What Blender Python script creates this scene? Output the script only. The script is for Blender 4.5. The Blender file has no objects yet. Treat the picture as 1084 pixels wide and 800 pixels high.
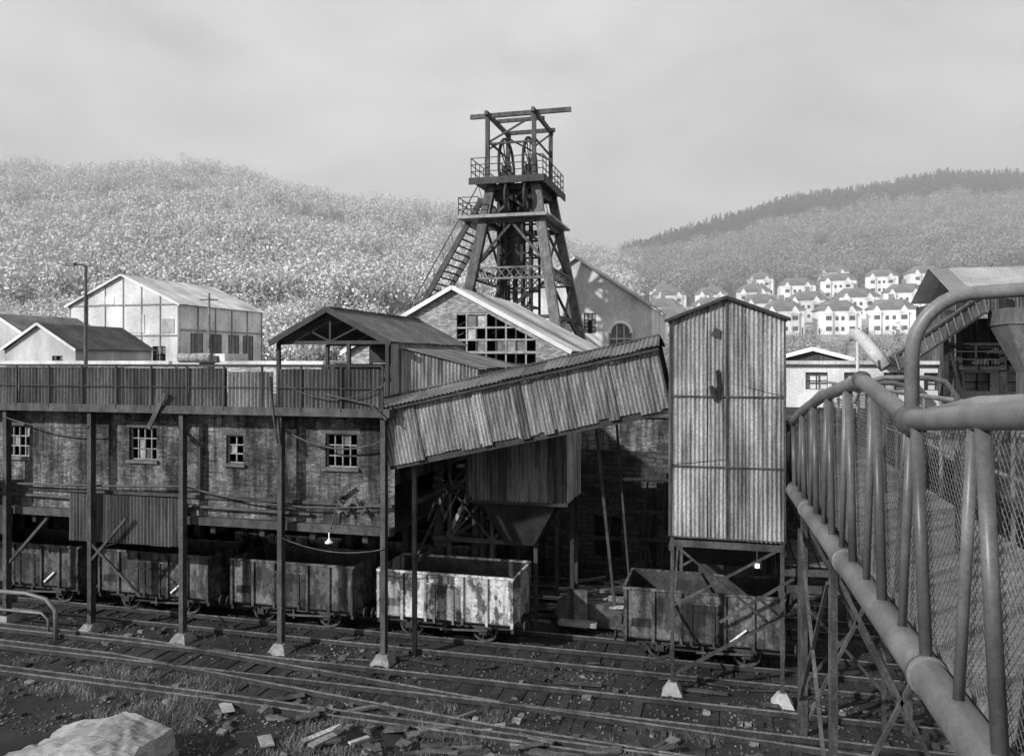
import bpy, bmesh, math, random
from mathutils import Vector, Matrix, noise
R=random.Random(7)
T=math.radians(15.0); CS,SN=math.cos(T),math.sin(T)
scene=bpy.context.scene
def yw(u,v): return (u*CS+v*SN, -u*SN+v*CS)      # yard frame -> world
def wy(x,y): return (x*CS-y*SN, x*SN+y*CS)       # world -> yard frame

# ---------------------------------------------------------------- materials
def M(name,a,b,scale=1.5,lo=.42,hi=.58,streak=1.0,rough=.8,bump=.15,fine=18,metal=0.0,brick=None,rnd=0.0,finev=.5,grime=False):
    m=bpy.data.materials.new(name); m.use_nodes=True
    nt=m.node_tree; N=nt.nodes; L=nt.links
    bs=N['Principled BSDF']
    tc=N.new('ShaderNodeTexCoord')
    mp=N.new('ShaderNodeMapping'); mp.inputs['Scale'].default_value=(1,1,1.0/streak)
    L.new(tc.outputs['Object'],mp.inputs['Vector'])
    n1=N.new('ShaderNodeTexNoise'); n1.inputs['Scale'].default_value=scale; n1.inputs['Detail'].default_value=8; n1.inputs['Roughness'].default_value=.65
    L.new(mp.outputs[0],n1.inputs['Vector'])
    mr=N.new('ShaderNodeMapRange'); mr.inputs[1].default_value=lo; mr.inputs[2].default_value=hi
    L.new(n1.outputs['Fac'],mr.inputs[0])
    mx=N.new('ShaderNodeMix'); mx.data_type='RGBA'
    mx.inputs[6].default_value=(a,a,a,1); mx.inputs[7].default_value=(b,b,b,1)
    L.new(mr.outputs[0],mx.inputs[0])
    col=mx.outputs[2]
    n2=N.new('ShaderNodeTexNoise'); n2.inputs['Scale'].default_value=fine; n2.inputs['Detail'].default_value=5; n2.inputs['Roughness'].default_value=.7
    L.new(tc.outputs['Object'],n2.inputs['Vector'])
    m2=N.new('ShaderNodeMapRange'); m2.inputs[1].default_value=.3; m2.inputs[2].default_value=.7; m2.inputs[3].default_value=1-finev; m2.inputs[4].default_value=1+finev
    L.new(n2.outputs['Fac'],m2.inputs[0])
    n3=N.new('ShaderNodeTexNoise'); n3.inputs['Scale'].default_value=.33; n3.inputs['Detail'].default_value=3
    L.new(tc.outputs['Object'],n3.inputs['Vector'])
    m3=N.new('ShaderNodeMapRange'); m3.inputs[1].default_value=.3; m3.inputs[2].default_value=.7; m3.inputs[3].default_value=.72; m3.inputs[4].default_value=1.25
    L.new(n3.outputs['Fac'],m3.inputs[0])
    at=N.new('ShaderNodeAttribute'); at.attribute_name='tone'
    def mul(x,y):
        q=N.new('ShaderNodeMath'); q.operation='MULTIPLY'; L.new(x,q.inputs[0]); L.new(y,q.inputs[1]); return q.outputs[0]
    f=mul(mul(m2.outputs[0],at.outputs['Fac']),m3.outputs[0])
    if grime:   # long vertical rain / soot streaks
        mg=N.new('ShaderNodeMapping'); mg.inputs['Scale'].default_value=(1,1,.07); L.new(tc.outputs['Object'],mg.inputs['Vector'])
        ng=N.new('ShaderNodeTexNoise'); ng.inputs['Scale'].default_value=5.5; ng.inputs['Detail'].default_value=4; ng.inputs['Roughness'].default_value=.6; L.new(mg.outputs[0],ng.inputs['Vector'])
        m4=N.new('ShaderNodeMapRange'); m4.inputs[1].default_value=.34; m4.inputs[2].default_value=.54; m4.inputs[3].default_value=.38; m4.inputs[4].default_value=1.12
        L.new(ng.outputs['Fac'],m4.inputs[0]); f=mul(f,m4.outputs[0])
    if rnd>0:
        oi=N.new('ShaderNodeObjectInfo'); mo=N.new('ShaderNodeMapRange'); mo.inputs[3].default_value=1-rnd; mo.inputs[4].default_value=1+rnd
        L.new(oi.outputs['Random'],mo.inputs[0]); f=mul(f,mo.outputs[0])
    hgt=n2.outputs['Fac']
    if brick:
        sx=N.new('ShaderNodeSeparateXYZ'); L.new(tc.outputs['Object'],sx.inputs[0])
        ad=N.new('ShaderNodeMath'); ad.operation='ADD'; L.new(sx.outputs[0],ad.inputs[0]); L.new(sx.outputs[1],ad.inputs[1])
        cb=N.new('ShaderNodeCombineXYZ'); L.new(ad.outputs[0],cb.inputs[0]); L.new(sx.outputs[2],cb.inputs[1])
        bt=N.new('ShaderNodeTexBrick'); bt.inputs['Scale'].default_value=1; bt.inputs['Brick Width'].default_value=brick; bt.inputs['Row Height'].default_value=brick*.34
        bt.inputs['Mortar Size'].default_value=brick*.04; bt.inputs['Color1'].default_value=(1.35,)*3+(1,); bt.inputs['Color2'].default_value=(.5,)*3+(1,); bt.inputs['Mortar'].default_value=(.6,)*3+(1,)
        L.new(cb.outputs[0],bt.inputs['Vector'])
        bw=N.new('ShaderNodeRGBToBW'); L.new(bt.outputs['Color'],bw.inputs[0]); f=mul(f,bw.outputs[0]); hgt=bw.outputs[0]
    vm=N.new('ShaderNodeVectorMath'); vm.operation='SCALE'; L.new(col,vm.inputs[0]); L.new(f,vm.inputs['Scale'])
    L.new(vm.outputs[0],bs.inputs['Base Color'])
    bs.inputs['Roughness'].default_value=rough; bs.inputs['Metallic'].default_value=metal
    bs.inputs['Specular IOR Level'].default_value=.3
    if bump>0:
        bp=N.new('ShaderNodeBump'); bp.inputs['Strength'].default_value=bump; bp.inputs['Distance'].default_value=.05
        L.new(hgt,bp.inputs['Height']); L.new(bp.outputs[0],bs.inputs['Normal'])
    return m
mSheet=M('weathered_sheet',.15,.30,.9,.38,.62,4,.7,.1,grime=True)
mSheetD=M('dark_sheet',.045,.095,1.1,.35,.65,4,.75,.1,grime=True)
mRoof=M('roof_sheet',.06,.12,.8,.35,.65,1,.8,.1)
mRoofL=M('pale_roof',.36,.54,.5,.35,.65,1,.8,.1)
mSteel=M('rusty_steel',.035,.08,2.2,.4,.6,2,.65,.2)
mSteelD=M('dark_steel',.02,.04,2.2,.4,.6,2,.6,.2)
mSteelL=M('painted_steel',.18,.28,2.2,.4,.6,2,.55,.2)
mPipe=M('pipe_paint',.095,.165,1.3,.36,.66,1,.38,.06,22,finev=.22)
mBrick=M('sooty_brick',.035,.22,.75,.43,.63,2.2,.9,.5,9,brick=.24,grime=True)
mBrickL=M('pale_brick',.40,.55,.3,.38,.62,2,.9,.4,5,brick=.3,finev=.25)
mStone=M('retaining_stone',.025,.065,.6,.38,.62,2,.9,.6,6,brick=.6)
mConc=M('concrete',.16,.28,1.4,.4,.6,1,.9,.3,12)
mConcL=M('pale_concrete',.5,.66,.8,.4,.6,3,.9,.2,9,finev=.25)
mRender=M('white_render',.72,.85,.3,.35,.6,2,.85,.0,2,finev=.1)
mSlate=M('slate',.14,.22,.6,.4,.6,1,.7,.0,6)
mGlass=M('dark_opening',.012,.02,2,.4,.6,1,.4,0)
mPane=M('dusty_pane',.22,.4,2,.4,.6,1,.3,0)
mWood=M('old_timber',.045,.11,1.8,.4,.6,1,.9,.3)
mRail=M('rail_head',.14,.26,3,.4,.6,1,.4,.05,metal=.3)
mRust=M('rail_side',.02,.04,3,.4,.6,1,.8,.1)
mWagA=M('wagon_grey',.04,.115,1.9,.47,.55,1.6,.6,.15,11,grime=True)
mWagB=M('wagon_pale',.09,.46,1.7,.45,.51,1.5,.6,.15,11,grime=True)
mWagIn=M('wagon_inside',.03,.07,1.7,.4,.6,1,.8,.2)
mWhite=M('white_paint',.5,.7,3,.4,.5,1,.6,0)
mCinder=M('cinder_ground',.015,.052,.45,.36,.68,1,.95,.9,26)
mRubble=M('rubble_stone',.04,.14,.8,.4,.6,1,.9,.3)
mHill=M('hill_ground',.25,.42,.03,.4,.6,1,.95,0,.25)
mGrass=M('dry_grass',.05,.15,2,.4,.6,1,.9,0)
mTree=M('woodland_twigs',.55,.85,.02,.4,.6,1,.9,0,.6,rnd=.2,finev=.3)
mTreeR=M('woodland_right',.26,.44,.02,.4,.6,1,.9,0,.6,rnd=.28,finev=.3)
mCon=M('conifer_needles',.035,.06,.05,.4,.6,1,.9,0,1.2,rnd=.3)
mBark=M('bark',.12,.2,1,.4,.6,1,.9,0)
mClad=M('pale_cladding',.50,.66,.4,.35,.65,5,.8,0,3,finev=.2)
mBrickM=M('mid_brick',.34,.48,.3,.38,.62,2,.9,.4,5,brick=.3,finev=.25)
mLamp=bpy.data.materials.new('lit_lamp'); mLamp.use_nodes=True
mLamp.node_tree.nodes['Principled BSDF'].inputs['Emission Color'].default_value=(1,1,1,1)
mLamp.node_tree.nodes['Principled BSDF'].inputs['Emission Strength'].default_value=10

# ---------------------------------------------------------------- mesh building
def group(name,loc=(0,0,0),rz=0.0,yard=True):
    e=bpy.data.objects.new(name,None); scene.collection.objects.link(e)
    e.empty_display_size=.3
    if yard:
        x,y=yw(loc[0],loc[1]); e.location=(x,y,loc[2]); e.rotation_euler.z=-T+rz
    else:
        e.location=loc; e.rotation_euler.z=rz
    return e
class Part:
    def __init__(s,name,parent,mats,yard=False):
        s.name=name; s.parent=parent; s.mats=mats if isinstance(mats,list) else [mats]
        s.v=[]; s.f=[]; s.m=[]; s.t=[]; s.yard=yard; s.smooth=False
    def add(s,vs,fs,m=0,t=1.0):
        o=len(s.v); s.v+= [tuple(p) for p in vs]
        for f in fs: s.f.append([i+o for i in f]); s.m.append(m); s.t.append(t)
    def quad(s,a,b,c,d,m=0,t=1.0): s.add([a,b,c,d],[[0,1,2,3]],m,t)
    def box(s,x0,x1,y0,y1,z0,z1,m=0,t=1.0):
        s.add([(x0,y0,z0),(x1,y0,z0),(x1,y1,z0),(x0,y1,z0),(x0,y0,z1),(x1,y0,z1),(x1,y1,z1),(x0,y1,z1)],
              [[0,3,2,1],[4,5,6,7],[0,1,5,4],[1,2,6,5],[2,3,7,6],[3,0,4,7]],m,t)
    def beam(s,p,q,w,h=None,m=0,t=None):
        if t is None: t=R.uniform(.85,1.15)
        p=Vector(p); q=Vector(q); h=h or w; d=(q-p).normalized()
        up=Vector((0,0,1)) if abs(d.z)<.95 else Vector((0,1,0))
        a=d.cross(up).normalized()*w/2; b=a.cross(d).normalized()*h/2
        vs=[p-a-b,p+a-b,p+a+b,p-a+b,q-a-b,q+a-b,q+a+b,q-a+b]
        s.add(vs,[[0,1,2,3],[7,6,5,4],[0,4,5,1],[1,5,6,2],[2,6,7,3],[3,7,4,0]],m,t)
    def tube(s,pts,r,n=10,m=0,t=1.0,cap=True):
        pts=[Vector(p) for p in pts]; rs=r if isinstance(r,list) else [r]*len(pts)
        vs=[];fs=[]; ref=None
        for i,p in enumerate(pts):
            d=(pts[min(i+1,len(pts)-1)]-pts[max(i-1,0)]).normalized()
            if ref is None: ref=d.cross(Vector((0,0,1)) if abs(d.z)<.9 else Vector((0,1,0))).normalized()
            a=(ref-d*ref.dot(d)).normalized(); ref=a; b=d.cross(a)
            for k in range(n):
                an=2*math.pi*k/n; vs.append(p+(a*math.cos(an)+b*math.sin(an))*rs[i])
        for i in range(len(pts)-1):
            for k in range(n):
                fs.append([i*n+k,i*n+(k+1)%n,(i+1)*n+(k+1)%n,(i+1)*n+k])
        if cap: fs.append(list(range(n))[::-1]); fs.append([(len(pts)-1)*n+k for k in range(n)])
        s.add(vs,fs,m,t)
    def corr(s,p0,A,U,W,top,bot=None,pitch=.15,amp=.024,sheet=.9,m=0,rows=None,var=.28,base=1.0,seed=0,jit=.03,nrm=None):
        """corrugated sheeting; top/bot are functions of distance along A"""
        rr=random.Random(seed+int(W*100)); p0=Vector(p0);A=Vector(A).normalized();U=Vector(U).normalized()
        Nn=A.cross(U).normalized()
        if nrm is not None and Nn.dot(Vector(nrm))<0: Nn=-Nn
        topf=top if callable(top) else (lambda x:top); botf=bot if callable(bot) else (lambda x:(bot or 0.0))
        rows=rows or [(0,1)]
        for ri,(r0,r1) in enumerate(rows):
            x=0
            while x<W-1e-3:
                x1=min(W,x+sheet); tn=base*rr.uniform(1-var,1+var); 
                if rr.random()<.08: tn*=.6
                off=.012*rr.random()+.02*(len(rows)-ri)/len(rows); jb=rr.uniform(-jit,jit); n=max(1,int(round((x1-x)/(pitch/2))))
                bow=rr.uniform(-.012,.02); lift=rr.uniform(0,.02)
                vs=[]
                for i in range(n+1):
                    xx=x+(x1-x)*i/n; k=(amp if i%2 else -amp)+off+bow*math.sin(math.pi*i/n)
                    b=botf(xx)+(topf(xx)-botf(xx))*r0+jb; t=botf(xx)+(topf(xx)-botf(xx))*r1
                    vs.append(p0+A*xx+U*b+Nn*(k+lift)); vs.append(p0+A*xx+U*t+Nn*k)
                s.add(vs,[[2*i,2*i+2,2*i+3,2*i+1] for i in range(n)],m,tn)
                x=x1
    def wall(s,u0,u1,v,z0,z1,ops=(),depth=.25,m=0,zt=None):
        """vertical wall on plane y=v with real openings (u0,u1,z0,z1)"""
        xs=sorted(set([u0,u1]+[o[0] for o in ops]+[o[1] for o in ops])); zs=sorted(set([z0,z1]+[o[2] for o in ops]+[o[3] for o in ops]))
        for i in range(len(xs)-1):
            for j in range(len(zs)-1):
                cx=(xs[i]+xs[i+1])/2; cz=(zs[j]+zs[j+1])/2
                if any(o[0]<cx<o[1] and o[2]<cz<o[3] for o in ops): continue
                s.quad((xs[i],v,zs[j]),(xs[i+1],v,zs[j]),(xs[i+1],v,zs[j+1]),(xs[i],v,zs[j+1]),m)
        for o in ops:
            a,b,c,d=o[:4]
            s.quad((a,v,c),(a,v+depth,c),(b,v+depth,c),(b,v,c),m,.8); s.quad((a,v,d),(b,v,d),(b,v+depth,d),(a,v+depth,d),m,.7)
            s.quad((a,v,c),(a,v,d),(a,v+depth,d),(a,v+depth,c),m,.7); s.quad((b,v,c),(b,v+depth,c),(b,v+depth,d),(b,v,d),m,.7)
    def done(s):
        me=bpy.data.meshes.new(s.name); me.from_pydata(s.v,[],s.f); 
        for mt in s.mats: me.materials.append(mt)
        me.polygons.foreach_set('material_index',s.m)
        at=me.attributes.new('tone','FLOAT','FACE'); at.data.foreach_set('value',s.t)
        if s.smooth: me.polygons.foreach_set('use_smooth',[True]*len(s.f))
        me.update(); ob=bpy.data.objects.new(s.name,me); scene.collection.objects.link(ob)
        if s.parent: ob.parent=s.parent
        elif s.yard: ob.rotation_euler.z=-T
        return ob
def windowbars(P,u0,u1,z0,z1,v,nx,nz,w=.05,m=0,pane=None,prob=.5,glass=None):
    for i in range(nx+1):
        x=u0+(u1-u0)*i/nx; P.box(x-w/2,x+w/2,v-.03,v+.03,z0,z1,m)
    for j in range(nz+1):
        z=z0+(z1-z0)*j/nz; P.box(u0,u1,v-.036,v+.036,z-w/2,z+w/2,m)
    for i in range(nx):
        for j in range(nz):
            if pane is not None and R.random()<prob:
                P.quad((u0+(u1-u0)*i/nx,v+.01,z0+(z1-z0)*j/nz),(u0+(u1-u0)*(i+1)/nx,v+.01,z0+(z1-z0)*j/nz),(u0+(u1-u0)*(i+1)/nx,v+.01,z0+(z1-z0)*(j+1)/nz),(u0+(u1-u0)*i/nx,v+.01,z0+(z1-z0)*(j+1)/nz),pane,R.uniform(.2,1.2))

# ---------------------------------------------------------------- terrain
RID=[(-1.6,.215),(-1.0,.225),(-.62,.249),(-.52,.241),(-.40,.241),(-.343,.235),(-.249,.212),(-.132,.194),(-.049,.182),(.021,.165),(.068,.1435),(.127,.139),(.162,.147),(.245,.174),(.339,.20),(.445,.221),(.539,.235),(.627,.2376),(1.0,.24),(1.6,.22)]
def interp(t,a):
    if a<=t[0][0]: return t[0][1]
    for i in range(len(t)-1):
        if a<=t[i+1][0]:
            k=(a-t[i][0])/(t[i+1][0]-t[i][0]); return t[i][1]*(1-k)+t[i+1][1]*k
    return t[-1][1]
def H(x,y):
    u,v=wy(x,y)
    if v<36.25:
        n=noise.noise(Vector((x*.4,y*.4,0)))*.05
        if v<21: n+=min(1.2,(21-v)*.10)*(.6+.5*noise.noise(Vector((x*.3,y*.3,3))))
        return n
    base=7.55
    if y<120: return base
    a=x/y; k=min(1,max(0,(a-.05)/.15)); yf=130+10*k; yr=520+100*k
    zr=10.1+(interp(RID,a)-.018)*yr
    t=(y-yf)/(yr-yf)
    if t<=0: return base
    p=1.25+.3*k
    if t<1: z=base+(zr-base)*t**p
    else: z=zr-(y-yr)*.10
    z+=noise.noise(Vector((x*.012,y*.012,5)))*10*min(1,t)*min(1,max(0,1.15-t)*3)*(1-k*.7)
    z+=noise.noise(Vector((x*.035,y*.02,8)))*5*min(1,t*2)*(1-k*.6)
    return max(z,-20)
us=sorted(set([-1500,-1200,-1000,-850,-700]+list(range(-600,-100,14))+list(range(-100,-40,6))+[x*.8 for x in range(-50,25)]+list(range(20,100,6))+list(range(100,600,14))+[620,700,800,950,1200,1500]))
vs_=sorted(set([-200,-80,-30,-10,0,8,12]+[14+i*.6 for i in range(37)]+[36.2,36.3,40,46,54,64,76,90]+list(range(100,760,12))+[800,900,1100,1500,2200]))
P=Part('ground',None,[mCinder,mHill],yard=True)
for v in vs_:
    for u in us:
        x,y=yw(u,v); P.v.append((u,v,H(x,y)))
nu=len(us)
for j in range(len(vs_)-1):
    for i in range(nu-1):
        P.f.append([j*nu+i,j*nu+i+1,(j+1)*nu+i+1,(j+1)*nu+i]); P.m.append(1 if vs_[j]>=76 else 0); P.t.append(1.0)
P.smooth=True; P.done()

# ---------------------------------------------------------------- trees (instanced woodland)
def treemesh(name,mat,kind,seed,nl=210):
    rr=random.Random(seed); P=Part(name,None,[mat,mBark])
    if kind=='round':
        P.tube([(0,0,0),(.1,0,.35),(0,.05,.7)],[.035,.025,.008],5,1)
        lobes=[(rr.uniform(-.3,.3),rr.uniform(-.3,.3),rr.uniform(.35,.85),rr.uniform(.16,.3)) for _ in range(8)]
        for l in lobes: P.tube([(0,0,.3),(l[0],l[1],l[2])],[.016,.004],4,1)
        for i in range(nl):
            l=lobes[i%8]; d=Vector((rr.gauss(0,1),rr.gauss(0,1),rr.gauss(0,1))).normalized()
            c=Vector((l[0],l[1],l[2]))+d*l[3]*rr.uniform(.75,1.05); s=rr.uniform(.018,.044)
            nn=(d+Vector((rr.gauss(0,.4),rr.gauss(0,.4),rr.gauss(0,.4)))).normalized()
            a=nn.orthogonal().normalized(); b=nn.cross(a)
            P.add([c+a*s,c+b*s*.8,c-a*s,c-b*s*.6],[[0,1,2,3]],0,rr.uniform(.8,1.15))
    else:
        P.tube([(0,0,0),(0,0,1)],[.02,.004],5,1)
        for i in range(nl):
            h=rr.random()**.8; r=(1-h)*.24+.01; an=rr.uniform(0,6.283); q=r*rr.uniform(.5,1.1)
            c=Vector((math.cos(an)*q,math.sin(an)*q,.1+h*.9)); s=rr.uniform(.03,.06)
            a=Vector((math.cos(an),math.sin(an),-.5)); b=Vector((-math.sin(an),math.cos(an),0))
            P.add([c+a*s,c+b*s*.6,c-a*s,c-b*s*.6],[[0,1,2,3]],0,rr.uniform(.5,1.3))
    return P.done()
def scatter(name,pts,trees):
    """pts (x,y,z,size): face-instanced; one named parent per kind of wood"""
    root=bpy.data.objects.new(name,None); scene.collection.objects.link(root)
    for k,tr in enumerate(trees):
        sub=pts[k::len(trees)]; vs=[];fs=[]
        for (x,y,z,s) in sub:
            an=R.uniform(0,6.283); h=s/2; c=len(vs)
            for q in range(4):
                aa=an+q*math.pi/2; vs.append((x+math.cos(aa)*h*1.4142,y+math.sin(aa)*h*1.4142,z))
            fs.append([c,c+1,c+2,c+3])
        me=bpy.data.meshes.new('stand'); me.from_pydata(vs,[],fs); ob=bpy.data.objects.new('stand_of_trees',me); scene.collection.objects.link(ob)
        ob.parent=root; tr.parent=ob; ob.instance_type='FACES'; ob.use_instance_faces_scale=True; ob.instance_faces_scale=1.0
        ob.show_instancer_for_render=False; ob.show_instancer_for_viewport=False
left=[];right=[];con=[];hedge=[]
while len(left)<4000:
    y=R.uniform(128,545); x=R.uniform(-.72,.18)*y
    a=x/y
    if a>.15: continue
    s=R.uniform(8,16)*(.6 if y<200 else 1)
    if noise.noise(Vector((x*.02,y*.02,1)))>.28: s*=.45
    left.append((x,y,H(x,y)-1,s))
HOUSES=[(.142+i*.053,318+R.uniform(-7,7)) for i in range(8)]+[(.128+i*.060,272+R.uniform(-5,5)) for i in range(7)]+[(.20+i*.068,236+R.uniform(-4,4)) for i in range(5)]+[(.19,350),(.31,352),(.40,348)]
def nearhouse(x,y):
    return any(abs(x-a*Y)<9.5 and -34<y-Y<9 for a,Y in HOUSES)
while len(right)<3000:
    y=R.uniform(340,640); x=R.uniform(.10,.75)*y; a=x/y
    if a<.14: continue
    if nearhouse(x,y): continue
    if y>555-R.uniform(0,15) and a>.15:
        con.append((x,y,H(x,y)-1,R.uniform(10,15)))
        for q in range(2): con.append((x+R.uniform(-8,8),y+R.uniform(-6,6),H(x,y)-1,R.uniform(9,14)))
        continue
    right.append((x,y,H(x,y)-1,R.uniform(8,15)))
while len(hedge)<420:
    y=R.uniform(135,345); x=R.uniform(.08,.72)*y
    if nearhouse(x,y): continue
    hedge.append((x,y,H(x,y)-.5,R.uniform(3,7)))
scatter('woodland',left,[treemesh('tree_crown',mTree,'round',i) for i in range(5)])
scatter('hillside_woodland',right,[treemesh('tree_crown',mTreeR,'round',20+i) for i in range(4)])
scatter('conifer_plantation',con,[treemesh('conifer',mCon,'con',40+i,110) for i in range(3)])
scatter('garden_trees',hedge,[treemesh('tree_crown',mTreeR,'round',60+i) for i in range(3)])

# ---------------------------------------------------------------- houses on the hill
for hi,(a,Y) in enumerate(HOUSES):
    x=a*Y; z=H(x,Y); g=group('semi_detached_house',(x,Y,z-.6),R.uniform(-.25,.1)-a*.6,yard=False)
    w=R.uniform(5.6,6.8); dp=4.3; eh=7.4
    P=Part('walls',g,mRender); tn=R.choice([1.1,1.1,1.1,.8,1.1,.95]); P.box(-w,w,-dp,dp,-3,eh,0,tn)
    for sx in (-1,1): P.box(sx*w*.55-1.1,sx*w*.55+1.1,-dp-.7,-dp,0,6.2,0,tn)
    P.done()
    P=Part('roof',g,mSlate); e=.5; zt=eh+3.0; rl=w-2.8
    P.quad((-w-e,-dp-e,eh),(w+e,-dp-e,eh),(rl,0,zt),(-rl,0,zt)); P.quad((w+e,dp+e,eh),(-w-e,dp+e,eh),(-rl,0,zt),(rl,0,zt))
    P.add([(w+e,-dp-e,eh),(w+e,dp+e,eh),(rl,0,zt)],[[0,1,2]]); P.add([(-w-e,dp+e,eh),(-w-e,-dp-e,eh),(-rl,0,zt)],[[0,1,2]])
    P.box(-w-e,w+e,-dp-e,dp+e,eh-.12,eh-.01); P.done()
    P=Part('gables',g,mRender)
    for sx in (-1,1):
        P.add([(sx*w*.55-1.5,-dp-.9,6.2),(sx*w*.55+1.5,-dp-.9,6.2),(sx*w*.55,-dp-.9,8.4),(sx*w*.55,-dp+1.6,8.4)],[[0,1,2],[1,3,2],[0,2,3]],0,1.0)
    P.done()
    P=Part('chimney',g,mBrickL); P.box(-.7,.7,-.4,.4,zt-.6,zt+1.6,0,.6); P.done()
    P=Part('windows',g,mGlass)
    for sx in (-1,1):
        for z0 in (1.2,4.3):
            P.box(sx*w*.55-.8,sx*w*.55+.8,-dp-.74,-dp-.68,z0,z0+1.3,0,6); P.box(sx*w*.14-.45,sx*w*.14+.45,-dp-.03,-dp+.02,z0,z0+1.2,0,5)
    P.done()
    P=Part('doors',g,mWood)
    for sx in (-1,1): P.box(sx*w*.93-.4,sx*w*.93+.05,-dp-.04,-dp-.005,.1,2.1)
    P.done()

# ---------------------------------------------------------------- tracks
def track(g,line,rails=(-.72,.72),sl=True):
    P=Part('rails',g,[mRust,mRail])
    for r in rails:
        for (a,b) in zip(line[:-1],line[1:]):
            P.beam((a[0],a[1]+r,.11),(b[0],b[1]+r,.11),.06,.14,0,1); P.beam((a[0],a[1]+r,.19),(b[0],b[1]+r,.19),.065,.02,1,1)
    P.done()
    if sl:
        P=Part('sleepers',g,mWood); u=line[0][0]
        while u<line[-1][0]:
            vv=interp(line,u); P.box(u,u+.26,vv-1.3+R.uniform(-.05,.05),vv+1.3,-.08,.03+R.uniform(-.035,.012),0,R.uniform(.2,.5)); u+=.72+R.uniform(-.04,.04)
        P.done()
for line in ([(-70,27.7),(30,27.7)],[(-70,31.8),(20,31.8)],[(-70,23.05),(30,23.05)],[(-70,24.1),(-20,23.4),(-6,21.6),(30,19.2)],[(-70,35),(4,35)]):
    g=group('railway_track',(0,0,0)); track(g,line)
g=group('check_rail',(0,0,0)); track(g,[(-40,25.75),(12,25.7)],rails=(0,),sl=False)
g=group('disused_rails',(0,0,0)); track(g,[(-40,20.7),(-14,20.4),(12,19.7)],rails=(0,.35),sl=False)

# ---------------------------------------------------------------- wagons
def wheel(P,x,y,r=.47):
    n=20
    def ring(rr,yy): return [(x+rr*math.cos(2*math.pi*k/n),yy,r+.2+rr*math.sin(2*math.pi*k/n)) for k in range(n)]
    A=ring(r,y-.065);B=ring(r,y+.065);C=ring(r*.82,y-.065);D=ring(r*.82,y+.065)
    P.add(A+B+C+D,[[k,(k+1)%n,n+(k+1)%n,n+k] for k in range(n)]+[[k,2*n+k,2*n+(k+1)%n,(k+1)%n] for k in range(n)]+[[2*n+k,3*n+k,3*n+(k+1)%n,2*n+(k+1)%n] for k in range(n)]+[[n+k,n+(k+1)%n,3*n+(k+1)%n,3*n+k] for k in range(n)],0,1.6)
    for k in range(3):
        an=k*math.pi/3+.3; P.beam((x-math.cos(an)*r*.85,y,r+.2-math.sin(an)*r*.85),(x+math.cos(an)*r*.85,y,r+.2+math.sin(an)*r*.85),.05,.13,0,1)
    P.tube([(x,y-.12,r+.2),(x,y+.12,r+.2)],.12,10)
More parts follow.
